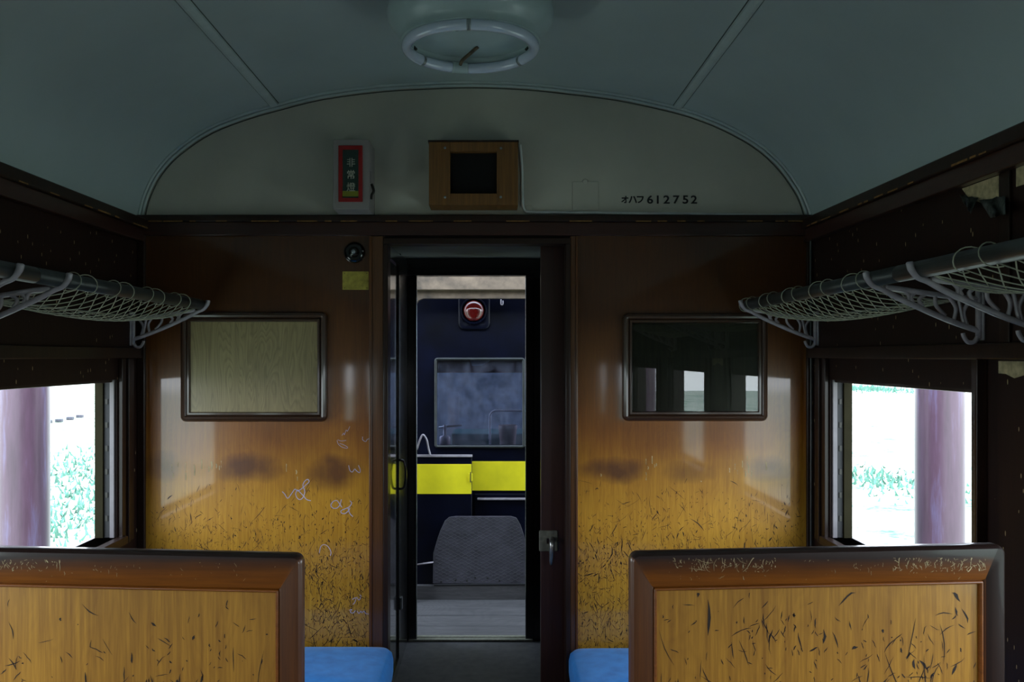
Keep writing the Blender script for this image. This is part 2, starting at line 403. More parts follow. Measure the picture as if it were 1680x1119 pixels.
# arch moulding where the ceiling meets the bulkhead: two beads
bm = bmesh.new()
path = []
for i in range(len(prof)):
    q = off(i, -.012); path.append((q.x, YW-.008, q.y))
tube(bm, path, .0065, 8)
path = [(off(i, -.002).x, YW-.018, off(i, -.002).y) for i in range(len(prof))]
tube(bm, path, .007, 8)
tr_ = struct(obj('trim_3', bm, M_seam, smooth=True))
bm = bmesh.new(); tube(bm, [(off(i, -.0215).x, YW-.001, off(i, -.0215).y) for i in range(len(prof))], .0018, 6); obj('gap_shade_line', bm, M_gapshade, tr_)  # dark line standing in for the shadow gap under the arch moulding

# ---- end bulkhead
wf = sroot('wall_far', (0, YW, 0))
DX0, DX1, DZ = X(636), X(931), Z(401)
zt = Z(356)
obj('cream_bulkhead_arch', prism([(prof[0][0], zt)]+[(x, z) for x, z in prof[1:-1]]+[(prof[-1][0], zt)], YW, YW+.04), M_cream, wf)
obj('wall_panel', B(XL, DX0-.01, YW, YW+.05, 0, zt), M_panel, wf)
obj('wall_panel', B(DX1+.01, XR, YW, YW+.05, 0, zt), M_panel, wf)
obj('lintel_panel', B(DX0-.01, DX1+.01, YW, YW+.05, DZ, zt), M_darkh, wf)
# top rail (two steps)
obj('top_rail', B((XL, XR, YW-.022, YW, Z(388), Z(366)), ), M_trim, wf, bevel=.003)
obj('top_moulding', B((XL, XR, YW-.034, YW, Z(366), Z(355))), M_dark, wf, bevel=.004)
# bare worn edge along the moulding
bm = bmesh.new(); x = XL+.05
while x < XR-.05:
    l = random.uniform(.02, .12)
    if random.random() < .75: box(bm, x, x+l, YW-.0352, YW-.034, Z(366.3)+random.uniform(-.0005, .0005), Z(364.6))
    x += l+random.uniform(.002, .05)
o = obj('worn_edge', bm, M_ochrewood, wf); o['kind'] = 'stuff'
# corner posts
obj('corner_post', B(XL, X(240), YW-.02, YW, 0, Z(388)), M_dark, wf, bevel=.003)
obj('corner_post', B(X(1322), XR, YW-.02, YW, 0, Z(388)), M_dark, wf, bevel=.003)
# door casing
ca = sroot('trim_4', (0, YW, 0))
def casing(x0, x1, z0, z1, d, m, nm='casing_board'): return obj(nm, B(x0, x1, YW-d, YW+.055, z0, z1), m, ca, bevel=.003)
casing(X(611), X(630), 0, Z(389), .022, M_casing); casing(X(630), X(638), 0, Z(402), .030, M_dark, 'casing_bead'); casing(X(607), X(611.5), 0, Z(389), .028, M_stile, 'casing_bead')
casing(X(935), X(944), 0, Z(389), .022, M_casing); casing(X(927), X(935), 0, Z(402), .030, M_dark, 'casing_bead'); casing(X(943.5), X(947), 0, Z(389), .028, M_stile, 'casing_bead')
casing(X(630), X(935), Z(402), Z(392), .026, M_darkh, 'casing_head')
# ---- side walls with window openings
ZSI = 1.5-.66
def sidewall(name, side):
    xi = XL if side < 0 else XR; xo = xi+side*.075
    r = sroot(name, (xi, YB, 0)); x0, x1 = min(xi, xo), max(xi, xo)
    ZH = 1.5+.0
    obj('lower_panelling', B(x0, x1, YB, YW, 0, ZS), M_side, r)
    obj('upper_panelling', B(x0, x1, YB, YW, ZT, Z(362)+.02), M_side, r)
    ys = [YB]
    for a, b in reversed(WINS): ys += [a, b]
    ys.append(YW)
    for k in range(0, len(ys), 2): obj('pier', B(x0, x1, ys[k], ys[k+1], ZS, ZT), M_side, r)
    # cornice in two steps
    xa, xb = sorted((xi, xi-side*.028)); obj('cornice_board', B(xa, xb, YB, YW, 1.5+.44, 1.5+.49), M_trim, r, bevel=.003)
    xa, xb = sorted((xi, xi-side*.042)); obj('cornice_moulding', B(xa, xb, YB, YW, 1.5+.489, 1.5+.527), M_dark, r, bevel=.005)
    bm = bmesh.new(); y = .9
    while y < YW-.08:
        l = random.uniform(.02, .1)
        if random.random() < .7:
            xa, xb = sorted((xi-side*.042, xi-side*.0432)); box(bm, xa, xb, y, y+l, 1.5+.4895+random.uniform(0, .001), 1.5+.4935+random.uniform(0, .002))
        y += l+random.uniform(.005, .05)
    o = obj('worn_edge', bm, M_ochrewood, r); o['kind'] = 'stuff'
    # rail over the windows
    xa, xb = sorted((xi, xi-side*.022)); obj('window_head_rail', B(xa, xb, YB, YW-.02, 1.5-.008, 1.5+.032), M_dark, r, bevel=.004)
    # upright battens of the upper panelling
    for (a, b) in WINS:
        y = a-.14
        xa, xb = sorted((xi, xi-side*.008)); obj('batten', B(xa, xb, y-.022, y+.022, 1.5+.032, 1.5+.44), M_dark, r, bevel=.002)
    return r
wl = sidewall('wall_left', -1); wr = sidewall('wall_right', 1)
# windows
def window(n, side, a, b):
    xi = XL if side < 0 else XR
    r = sroot('window_%d' % n, (xi, a, ZS))
    def bx(nm, d0, d1, y0, y1, z0, z1, m, bev=.002):   # d measured outward from the inner wall face
        xa, xb = sorted((xi+side*d0, xi+side*d1)); return obj(nm, B(xa, xb, y0, y1, z0, z1), m, r, bevel=bev)
    # casing strips on the wall face
    for y0, y1, d in ((b+.01, b+.045, .016), (b+.05, b+.065, .024), (b+.075, b+.125, .012)): bx('casing_strip', -d, 0, y0, min(y1, YW-.025), ZS-.03, 1.5-.008, M_dark)
    for y0, y1, d in ((a-.035, a-.01, .016), (a-.055, a-.04, .026)): bx('casing_strip', -d, 0, y0, y1, ZS-.03, 1.5-.008, M_dark)
    # reveal: pale guide, dark channel, ochre outer stile
    bx('sash_guide', .006, .022, b-.012, b, ZS, ZT, M_guide, .001); bx('sash_channel', .022, .045, b-.006, b, ZS, ZT, M_blackm, .0005)
    bx('sash_stile', .045, .075, b-.015, b, ZS, ZT, M_ochre, .001)
    bx('sash_stile', .0, .075, a, a+.012, ZS, ZT, M_dark, .001)
    # raised sash: its lower rail hangs in the top of the opening
    bx('sash_rail', .012, .04, a+.012, b-.012, ZT-.01, 1.5-.008, M_dark, .003)
    # sill
    bx('window_sill', -.03, .095, a-.03, b+.03, ZS-.03, ZS, M_dark, .004)
    # teeth of the catch rack
    k = 0; y = ZS+.06
    while y < ZT-.03:
        bx('catch_tooth', .030, .040, b-.009, b-.004, y, y+.02, M_brassy, .0005); y += .085
    return r
M_guide = plain('pale_sash_guide', (.15, .135, .14), .5); M_ochre = plain('ochre_sash_paint', (.018, .015, .006), .8)
M_ochre.node_tree.nodes['Principled BSDF'].inputs['Specular IOR Level'].default_value = .1; M_brassy = plain('tarnished_catch', (.02, .018, .012), .5, metal=.2)
wn = 1
for (a, b) in WINS:
    for side in (-1, 1): window(wn, side, a, b); wn += 1
# floor, near end wall, roof is the ceiling shell
fl = struct(obj('floor', B(XL-.07, XR+.07, YB, YW+.05, -.08, 0), M_floor))
wnr = struct(obj('wall_near', prism([(XL-.07, 0)]+[(XL-.07, 2.03)]+list(prof)+[(XR+.07, 2.03), (XR+.07, 0)], YB-.05, YB), M_side))

# ---- vestibule
YV = 4.70
vs = sroot('wall_vestibule', (0, YW+.05, 0))
obj('side_wall', B(-1.35, -1.30, YW+.05, YV+.05, 0, 2.02), M_blackm, vs); obj('side_wall', B(1.15, 1.2, YW+.05, YV+.05, 0, 2.02), M_blackm, vs)
vx0, vx1, vz = X(683, YV), X(862, YV), Z(453, YV)
obj('end_wall_side', B(-1.3, vx0-.045, YV, YV+.05, 0, 2.02), M_black, vs); obj('end_wall_side', B(vx1+.045, 1.15, YV, YV+.05, 0, 2.02), M_black, vs)
obj('end_wall_head', B(vx0-.045, vx1+.045, YV, YV+.05, vz+.02, 2.02), M_black, vs)
obj('door_jamb', B(vx0-.045, vx0, YV-.005, YV+.06, 0, vz), M_black, vs, bevel=.004); obj('door_jamb', B(vx1, vx1+.045, YV-.005, YV+.06, 0, vz), M_black, vs, bevel=.004)
obj('door_head', B(vx0-.045, vx1+.045, YV-.02, YV+.06, vz, vz+.035), M_black, vs, bevel=.004)
obj('jamb_lining', B(-.52, -.452, 4.34, YV-.006, 0, 2.0), M_black, vs, bevel=.003)
obj('jamb_bead', T([(vx0+.001, YV-.008, .01), (vx0+.001, YV-.008, vz)], .0035, 6), M_screw, vs, smooth=True)
struct(obj('ceiling_vestibule', B(-1.35, 1.2, YW+.05, YV+.05, 2.016, 2.06), M_vceil))
struct(obj('floor_vestibule', B(-1.35, 1.2, YW+.05, YV, -.08, 0), M_floor))
sil = struct(obj('trim_5', B((vx0-.04, vx1+.04, YV-.02, YV+.02, 0, .012), (vx0-.04, vx1+.04, YV+.03, YV+.06, 0, .012)), M_plate, bevel=.002))
# sliding door at the bulkhead, slid open to the right
d1 = sroot('door_1', (X(887, 3.535), 3.53, 0))
lx = X(887, 3.53)
obj('door_leaf', B(lx, lx+.72, 3.53, 3.562, .005, DZ+.02), M_leaf, d1, bevel=.004)
h = obj('lock_plate', ringframe(X(884.5, 3.527), X(915, 3.527), Z(905, 3.527), Z(871, 3.527), .004, [(0, 3.531), (0, 3.527), (.002, 3.5255), (.03, 3.5255), (.03, 3.531)]), M_plate, d1)
cx, cz = X(905, 3.5), Z(887, 3.5)
bm = bmesh.new(); tube(bm, smoothpts([(cx, 3.528, cz), (cx, 3.505, cz+.002), (cx, 3.488, cz-.008), (cx, 3.484, cz-.03), (cx-.001, 3.487, cz-.06), (cx-.003, 3.492, cz-.095)], 5), [.009]*8+[.0105]*10+[.010, .0095, .009, .0085, .008, .007, .006, .004], 12)
obj('door_handle', bm, M_metal, d1, smooth=True)
# vestibule end door folded back, glossy black with a tall pane
d2 = sroot('door_2', (-.47, 3.74, 0))
XD = -.452
obj('door_leaf', B((XD-.035, XD, 3.72, 3.80, .01, 1.99), (XD-.035, XD, 4.26, 4.338, .01, 1.99), (XD-.035, XD, 3.8, 4.26, 1.93, 1.99), (XD-.035, XD, 3.8, 4.26, .01, .06)), M_black, d2)
obj('door_pane', B(XD-.02, XD-.008, 3.8, 4.26, .06, 1.93), M_black, d2)
obj('pull_handle', T(smoothpts([(XD, 4.30, 1.0), (XD+.02, 4.30, .99), (XD+.028, 4.30, .93), (XD+.02, 4.30, .87), (XD, 4.30, .86)], 4), .006, 8), M_black, d2, smooth=True)
obj('door_bolt', B(XD, XD+.012, 4.285, 4.315, .28, .34), M_screw, d2, bevel=.003)

# ================================================================ THINGS ON THE BULKHEAD
# framed panels
def framed(px0, px1, py0, py1, ix0, ix1, iy0, iy1, name, label, face_name, face_mat, frame_mat, glass_=False):
    x0, x1, z0, z1 = X(px0), X(px1), Z(py1), Z(py0)
    t = thing(name, ((x0+x1)/2, YW, z0), label, 'panel' if not glass_ else 'frame')
    i = X(ix0)-x0; y = YW
    obj('frame', ringframe(x0, x1, z0, z1, .022, [(0, y), (0, y-.012), (.004, y-.02), (.012, y-.024), (.019, y-.022), (.024, y-.014), (.027, y-.018), (.034, y-.018), (.038, y-.006), (.038, y)], 8), frame_mat, t, smooth=True).modifiers.new('es', 'EDGE_SPLIT')
    f = obj(face_name, B(x0+.03, x1-.03, y-.005 if glass_ else y-.008, y-.001, z0+.03, z1-.03), face_mat, t)
    if glass_: obj('glass_pane', B(x0+.033, x1-.033, y-.010, y-.007, z0+.033, z1-.033), M_glass, t)
    return t
framed(298, 537, 513, 692, 317, 518, 532, 672, 'framed_board', 'grey wood-grain board in a dark rounded frame, left of the doorway', 'board', M_board, M_frame)
M_oldboard = wood('dark_streaked_backing', (.055, .048, .022), (.02, .019, .010), rough=.6, coat=0, chips=0)
framed(1021, 1258, 515, 691, 1037, 1250, 525, 678, 'glazed_frame', 'empty glazed frame with window reflections, right of the doorway', 'backing_board', M_oldboard, M_frame, True)
# emergency lamp box
yf = 3.30
ex0, ex1, ez0, ez1 = X(546, yf), X(606, yf), Z(344, yf), Z(229, yf)
em = thing('emergency_lamp_box', ((ex0+ex1)/2, YW, ez0), 'cream metal box with red-framed emergency light sign above the left wall panel', 'sign box')
obj('box_body', B(ex0, ex1, yf, YW, ez0, ez1), M_whitebox if 'M_whitebox' in globals() else M_cream, em, bevel=.004)
rx0, rx1, rz0, rz1 = X(555.5, yf), X(595, yf), Z(332, yf), Z(239.5, yf)
obj('sign_frame', ringframe(rx0, rx1, rz0, rz1, .002, [(0, yf), (0, yf-.004), (.001, yf-.005), (.014, yf-.005), (.0155, yf-.002), (.0155, yf)], 3), M_red, em)
sg = obj('sign_face', B(rx0+.014, rx1-.014, yf-.002, yf, rz0+.014, rz1-.014), M_sign, em)
obj('yellow_strip', B(X(562, yf), X(588, yf), yf-.0028, yf-.002, Z(323, yf), Z(314, yf)), M_yel, em)
obj('latch', T(smoothpts([(ex1+.004, yf+.03, Z(300, yf)), (ex1+.012, yf+.03, Z(311, yf)), (ex1+.005, yf+.03, Z(318, yf)), (ex1+.003, yf+.03, Z(325, yf))], 4), .005, 8), M_brassy, em, smooth=True)
obj('door_gap', B(ex1-.0005, ex1+.0008, yf+.025, yf+.029, Z(298, yf), Z(279, yf)), M_ink, em)
def text(name, s, cx, cz, h, y, mat, parent, sx=1.0, bold=0.0, depth=.0006):
    cu = bpy.data.curves.new(name, 'FONT'); cu.body = s; cu.size = 1; cu.extrude = 0; cu.offset = bold
    o = bpy.data.objects.new(name, cu); COL.objects.link(o); bpy.context.view_layer.update()
    me = bpy.data.meshes.new_from_object(o.evaluated_get(bpy.context.evaluated_depsgraph_get())); bpy.data.objects.remove(o)
    xs = [v.co.x for v in me.vertices]; ys = [v.co.y for v in me.vertices]
    if not xs: return None
    k = h/(max(ys)-min(ys)); mx, my = (max(xs)+min(xs))/2, (max(ys)+min(ys))/2
    me.name = name
    for v in me.vertices:
        x_, y_ = (v.co.x-mx)*k*sx, (v.co.y-my)*k
        v.co = (cx+x_, y, cz+y_)
    me.materials.clear(); me.materials.append(mat)
    q = bpy.data.objects.new(name, me); link(q, parent)
    sol = q.modifiers.new('sol', 'SOLIDIFY'); sol.thickness = depth; sol.offset = 0
    return q
for s, py in (('非', 267), ('常', 287), ('燈', 307.5)): text('sign_character', s, X(576, yf), Z(py, yf), 14.5*yf/F, yf-.0028, M_letter, em, .95, .003)
# wooden loudspeaker box
yf = 3.326
sx0, sx1, sz0, sz1 = X(703.5, yf), X(850, yf), Z(337, yf), Z(231, yf)
ox0, ox1, oz0, oz1 = X(738.5, yf), X(815, yf), Z(318, yf), Z(249, yf)
spk = thing('speaker_box', ((sx0+sx1)/2, YW, sz0), 'brown wooden box with square black opening, above the doorway', 'speaker')
obj('side_board', B(sx0, ox0, yf, YW, sz0, sz1), M_oldbox, spk, bevel=.002); obj('side_board', B(ox1, sx1, yf, YW, sz0, sz1), M_oldbox, spk, bevel=.002)
obj('top_board', B(ox0, ox1, yf, YW, oz1, sz1), M_oldbox, spk, bevel=.001); obj('bottom_board', B(ox0, ox1, yf, YW, sz0, oz0), M_oldbox, spk, bevel=.001)
obj('lid', B(sx0-.003, sx1+.003, yf-.004, YW, sz1-.006, sz1+.001), M_dark, spk, bevel=.001)
obj('grille_cloth', B(ox0, ox1, yf+.03, yf+.034, oz0, oz1), M_hole, spk)
for px, py in ((730, 243), (822, 243.5), (730, 324), (821.5, 324)):
    obj('screw', lathe([(.005, 0), (.005, -.001), (.003, -.0022), (.0001, -.0026)], (X(px, yf), yf, Z(py, yf)), 'Y', 12), M_screw, spk, smooth=True)
# conduit
cy = YW-.006
cd_ = thing('conduit', (X(858), YW, Z(348)), 'thin white-painted conduit running from speaker box along cream bulkhead and down the corner', 'pipe')
pts = smoothpts([P(853, 238, cy), P(855.5, 270, cy), P(857, 320, cy), P(858, 338, cy), P(862, 346, cy), P(872, 348.5, cy), P(950, 349.5, cy), P(1100, 351.5, cy), P(1240, 353.5, cy), P(1300, 353.5, cy), P(1316, 357, cy)], 5)
obj('conduit_run', T([Vector((p.x, YW-.0065, p.z)) for p in pts], .006, 8), M_condu, cd_, smooth=True)
q = YW-.046
obj('conduit_drop', T(smoothpts([Vector((X(1316), YW-.0065, Z(357))), Vector((X(1321), YW-.03, Z(359))), Vector((X(1324), q, Z(366))), Vector((X(1325), q, Z(385))), Vector((X(1325), q+.012, Z(430))), Vector((X(1326), q+.012, Z(700))), Vector((X(1325), q+.012, Z(1100)))], 5), .005, 8), M_bar, cd_, smooth=True)
for px, py in ((868, 342), (1092, 345.5), (1303, 348)):
    obj('clip', B(X(px-5), X(px+5), YW-.003, YW, Z(py+5), Z(py-4)), M_cream, cd_, bevel=.001)
# painted-over plate
pp = obj('painted_plate', B(X(939), X(982), YW-.0035, YW, Z(346), Z(299)), M_cream, None, bevel=.0015, origin=(X(960), YW, Z(346)))
tag(pp, 'rectangular plate painted over in cream, left of the stencilled number', 'plate')
obj('plate_lug', lathe([(.012, 0), (.012, -.003), (.008, -.004), (.0001, -.0042)], (X(960), YW, Z(299)), 'Y', 16), M_cream, pp, smooth=True)
# stencilled number
for s, px in (('オ', 1025), ('ハ', 1038), ('フ', 1050.5)): text('stencil_character', s, X(px), Z(328), 11.5/424, YW-.0008, M_ink, wf, 1.0, .03)
for s, px in (('6', 1066.5), ('1', 1079), ('2', 1093.5), ('7', 1109.5), ('5', 1124.5), ('2', 1138.5)): text('stencil_digit', s, X(px), Z(328), 13.5/424, YW-.0008, M_ink, wf, 1.18, .022)
# small knob device and yellow plate left of the doorway
cxk, czk = X(582), Z(415)
kn = obj('switch_knob', lathe([(.040, 0), (.041, -.006), (.036, -.014), (.030, -.018), (.021, -.018), (.019, -.024), (.014, -.032), (.006, -.034), (.0001, -.034)], (cxk, YW, czk), 'Y', 40), M_black, None, smooth=True, origin=(cxk, YW, czk))
tag(kn, 'round black switch knob on the wood panel beside the doorway, above a yellow plate', 'switch')
kn.modifiers.new('es', 'EDGE_SPLIT')
obj('centre_cap', lathe([(.008, -.034), (.008, -.038), (.004, -.040), (.0001, -.040)], (cxk, YW, czk), 'Y', 16), M_screw, kn, smooth=True)
obj('lug', lathe([(.003, -.014), (.003, -.020), (.0001, -.021)], (cxk+.034, YW, czk+.004), 'Y', 10), M_screw, kn, smooth=True)
yp = obj('yellow_plate', B(X(562), X(605), YW-.003, YW, Z(476), Z(446)), M_brass, None, bevel=.001, origin=(X(583), YW, Z(476)))
tag(yp, 'small blank yellowed plate with four nails, under the black knob', 'plate')
for px, py in ((565.5, 449), (602, 449), (565.5, 473), (602, 473)): obj('nail', lathe([(.0018, 0), (.0012, -.001), (.0001, -.0012)], (X(px), YW-.003, Z(py)), 'Y', 8), M_ink, yp)
# chalk scribbles and pale chips
def chalk(strokes, name='chalk_scribble', r=.0016, mat=None):
    bm = bmesh.new()
    for st in strokes:
        pts = smoothpts([P(a, b, YW) for a, b in st], 4); tube(bm, [Vector((p.x, YW-.0004, p.z)) for p in pts], r, 5)
        
    for v in bm.verts: v.co.y = YW+(v.co.y-YW)*.35-.0004
    return obj(name, bm, mat or M_chalk, wf)
chalk([[(463, 807), (467, 811), (472, 818), (478, 811), (484, 803), (488, 806), (494, 803), (502, 796), (507, 791), (505, 787), (500, 790), (497, 797), (500, 806), (498, 815), (493, 820), (488, 818), (485, 811), (488, 804)], [(488, 804), (497, 813), (503, 820), (510, 822)]])
chalk([[(560, 820), (558, 828), (553, 834), (546, 834), (543, 829), (547, 823), (553, 822), (557, 827), (561, 833)], [(574, 822), (577, 826), (573, 832), (567, 835), (560, 838), (560, 842), (566, 843), (572, 838), (574, 834)], [(571, 834), (574, 843), (579, 848)]])
chalk([[(572, 764), (574, 772), (578, 775), (582, 770), (585, 773), (590, 776), (591, 771), (588, 764)]], r=.0013)
chalk([[(595, 717), (595, 722), (600, 725), (603, 721), (608, 720), (612, 716), (609, 710), (609, 706)]], r=.0012)
chalk([[(553, 723), (555, 729), (561, 734), (569, 736), (570, 734), (563, 730), (557, 728)], [(554, 722), (560, 724), (568, 723)], [(561, 715), (564, 711), (565, 714), (568, 706), (570, 708), (574, 700)]], r=.0009)
chalk([[(524, 908), (526, 898), (531, 894), (538, 897), (543, 906), (542, 912)]], r=.0012)
chalk([[(578, 984), (584, 981), (582, 989), (579, 992)], [(585, 980), (589, 985), (592, 980)], [(590, 976), (593, 979)], [(573, 1002), (577, 1000), (575, 1005), (580, 1006), (583, 1002)], [(586, 1003), (589, 1007), (592, 1003), (594, 1006), (597, 1003), (600, 1007), (605, 1008)]], r=.0012)
chips = [(282, 768, 12), (284, 780, 8), (292, 763, 8), (305, 766, 14), (305, 782, 13), (319, 772, 19), (331, 762, 16), (343, 770, 10), (347, 764, 14), (355, 765, 8), (360, 768, 8), (363, 762, 12), (470, 768, 14), (486, 775, 8), (488, 786, 8)]
chips += [(1060, 758, 10), (1063, 768, 6), (1060, 782, 14), (1070, 755, 14), (1074, 765, 6), (1077, 763, 6), (1206, 766, 10), (1210, 775, 8), (1218, 762, 12), (1223, 778, 10), (1228, 770, 14), (1233, 777, 10), (1226, 756, 16), (1257, 765, 14), (1197, 772, 8), (1150, 790, 3), (986, 780, 5)]
bm = bmesh.new()
for (px, py, l) in chips:
    w = random.uniform(.6, 1.3); q = [P(px-w, py-l/2, YW), P(px+w*.7, py-l/2+1, YW), P(px+w+random.uniform(-1, 1), py, YW), P(px+w*.5, py+l/2, YW), P(px-w*.8, py+l/2-1, YW), P(px-w*.3+random.uniform(-.6, .6), py, YW)]
    bm.faces.new([bm.verts.new((v.x, YW-.0006, v.z)) for v in q])
dn_ = lambda z: max(0, min(1, (1.04-z)/.36))**1.5
scratches(wf, X(244), X(608), .34, 1.03, YW, 3800, .85, dn_, 21)
scratches(wf, X(948), X(1318), .34, 1.03, YW, 4200, .85, dn_, 22)
scratches(wf, X(244), X(608), .34, .98, YW, 120, 1.5, dn_, 23)
scratches(wf, X(948), X(1318), .34, .98, YW, 120, 1.5, dn_, 24)
o = obj('bare_wood_chips', bm, M_pale, wf); o['kind'] = 'stuff'

# ================================================================ CEILING LAMP
LX, LY = X(772, 2.58), 2.58
zr = EYE+.892
zc = ceil_z(LX)
lamp = thing('ceiling_lamp', (LX, LY, zc), 'round white ceiling lamp with bare circular fluorescent tube', 'lamp')
zb = zr+.03
o = obj('lamp_base', lathe([(.225, zc-zr+.01), (.236, .115), (.240, .095), (.236, .07), (.222, .05), (.205, .036), (.200, .026), (.202, .012), (.194, .010), (.190, .014), (.186, .034), (.15, .044), (.11, .0465), (.0001, .047)], (LX, LY, zr), 'Z', 72), M_white, lamp, smooth=True)
o.modifiers.new('es', 'EDGE_SPLIT').split_angle = .9
ring = [(LX+.184*math.cos(a), LY+.184*math.sin(a), zr) for a in [2*math.pi*k/96 for k in range(96)]]
gap = 1.78
arc = [(LX+.184*math.cos(a), LY+.184*math.sin(a), zr) for a in [gap+.12+(2*math.pi-.24)*k/95 for k in range(96)]]
obj('fluorescent_tube', T(arc, .0158, 16), M_tube, lamp, smooth=True)
cap = [(LX+.184*math.cos(a), LY+.184*math.sin(a), zr) for a in [gap-.14+.28*k/8 for k in range(9)]]
obj('tube_socket', T(cap, .0172, 16), M_white, lamp, smooth=True)
for a0 in (.62, math.pi-.62, -1.57):
    arc = [(LX+.184*math.cos(a), LY+.184*math.sin(a), zr) for a in [a0-.03+.06*k/3 for k in range(4)]]
    c_ = obj('tube_clip', T(arc, .0166, 14), M_screw, lamp, smooth=True)
for dx, dy in ((-.04, -.02), (.035, -.085)): obj('mounting_hole', lathe([(.0075, .0465), (.0075, .0435), (.004, .0425), (.0001, .0425)], (LX+dx, LY+dy, zr), 'Z', 14), M_torn, lamp)
for a in (-1.55, .45, 2.7, -.75, math.pi+.75): obj('spring_hook', T(smoothpts([(LX+.196*math.cos(a), LY+.196*math.sin(a), zr+.045), (LX+.188*math.cos(a), LY+.188*math.sin(a), zr+.03), (LX+.18*math.cos(a), LY+.18*math.sin(a), zr+.022)], 4), .004, 8), M_torn, lamp, smooth=True)
gx, gy = LX+.17*math.cos(gap), LY+.17*math.sin(gap)
obj('lead_wire', T(smoothpts([(gx, gy, zr+.006), (gx+.006, gy-.02, zr+.012), (gx+.028, gy-.035, zr+.026), (gx+.055, gy-.045, zr+.046)], 5), .0055, 8), M_lead if 'M_lead' in globals() else plain('brown_lead_wire', (.12, .08, .04), .6, vary=.5, scale=60), lamp, smooth=True)

# ================================================================ LUGGAGE RACKS
def rack(side, ya, yb, label):
    xi = XL if side < 0 else XR
    BX, BZ, BR = .262, EYE+.196, .020        # bar: distance from wall, height
    def w(u, y, z): return Vector((xi-side*u, y, z))
    t = thing('luggage_rack', (xi, ya, EYE+.035), label, 'luggage rack', 'luggage racks along the side walls')
    for y in (ya, yb):
        br_bm = bmesh.new(); E = EYE
        tube(br_bm, [w(.010, y, E+.165), w(.010, y, E+.045)], .0085, 8)                     # wall plate
        box(br_bm, *sorted((xi, xi-side*.006)), y-.011, y+.011, E+.04, E+.17)
        tube(br_bm, smoothpts([w(.004, y, E+.142), w(.1, y, E+.152), w(.2, y, E+.167), w(.245, y, E+.172)], 5), .007, 8)   # upper arm
        tube(br_bm, smoothpts([w(.006, y, E+.062), w(.08, y, E+.088), w(.16, y, E+.122), w(.22, y, E+.150), w(.252, y, E+.168), w(.275, y, E+.178), w(.290, y, E+.196), w(.293, y, E+.212)], 5), [.0075]*25+[.008]*5+[.0085]*3+[.009]*2+[.006], 8)
        # scroll bars between the arms
        def arm_t(u): return E+.142+.03*u/.245
        def arm_b(u): return E+.062+.106*(u/.252)
        for (u0, u1, bul) in ((.028, .040, .014), (.062, .048, .0), (.088, .072, -.012), (.118, .094, .012), (.138, .150, .016), (.165, .176, .010), (.198, .186, -.006)):
            a = w(u0, y, arm_t(u0)); b = w(u1, y, arm_b(u1)); m = (a+b)/2+Vector((-side*bul, 0, 0))
            tube(br_bm, smoothpts([a, m, b], 5), .005, 6)
        for v in br_bm.verts: pass
        bk = obj('bracket', br_bm, M_bracket, t, smooth=True)
        obj('coat_hook', T(smoothpts([w(.010, y, EYE+.066), w(.012, y, EYE+.05), w(.022, y, EYE+.036), (w(.038, y, EYE+.036)), w(.048, y, EYE+.05), w(.050, y, EYE+.058)], 5), [.0065]*10+[.0055]*16, 8), M_bracket, bk, smooth=True)
        bk_child = bk
    obj('rack_bar', T([w(BX, ya-(.115 if ya > 2 else .0), BZ), w(BX, yb+(.115 if yb < 3 else .0), BZ)], BR, 20), M_bar, t, smooth=True)
    # net
    Ln = yb-ya-.03; n_u = max(4, round(Ln/.062)); n_v = 5; y0 = ya+.015
    def net(u, v):                       # v: 0 wall ... 1 bar
        sag = .05*4*v*(1-v)*(.45+.55*math.sin(math.pi*min(max(u, 0), 1)))
        return w(.008+(.250-.008)*v, y0+Ln*u, EYE+.150+(.182-.150)*v-sag)
    bm = bmesh.new()
    for k in range(-2*n_v, n_u*2+2*n_v+1):
        for s_ in (1, -1):
            pts = []
            for j in range(0, 2*n_v+1):
                uu = (k+s_*j/2)/n_u*1.0; v = j/(2*n_v)
                wob = .004*math.sin(k*2.1+j*1.3+s_)
                if -1e-6 <= uu <= 1+1e-6: pts.append(net(uu, v)+Vector((0, wob, 0)))
                else:
                    if len(pts) > 1: tube(bm, pts, .0014, 4, cap=False)
                    pts = []
            if len(pts) > 1 and (k % 1 == 0): tube(bm, pts, .0015, 4, cap=False)
    tube(bm, [net(i/20, 1) for i in range(21)], .003, 6); tube(bm, [net(i/20, 0) for i in range(21)], .003, 6)
    tube(bm, [net(0, i/8) for i in range(9)], .0025, 6); tube(bm, [net(1, i/8) for i in range(9)], .0025, 6)
    n_ = obj('net', bm, M_cord, t, smooth=True)
    # cord lacing over the bar
    step = .25; y = ya+.05
    while y < yb-.06:
        for (dy0, dy1) in ((0, .035), (.125, .085)):
            pts = []
            for k in range(15):
                a = math.radians(-110+ 290*k/14)   # from the net edge below, round the front and over the top
                rr = BR+.0035
                f_ = k/14
                pts.append(w(BX+math.cos(a)*rr*1.12, y+dy0+(dy1-dy0)*f_+.012*math.sin(math.pi*f_), BZ+math.sin(a)*rr*1.1))
            obj('lacing_loop', T(pts, .0015, 5), M_cord, t, smooth=True)
        y += step
    return t
rack(-1, 2.27, 3.37, 'string luggage rack on the left wall, nearest the wood bulkhead')
rack(-1, .94, 2.035, 'string luggage rack cut off by the left edge of the picture')
rack(1, 2.235, 3.37, 'string luggage rack on the right wall, nearest the wood bulkhead')
rack(1, .90, 2.0, 'string luggage rack cut off by the right edge of the picture')

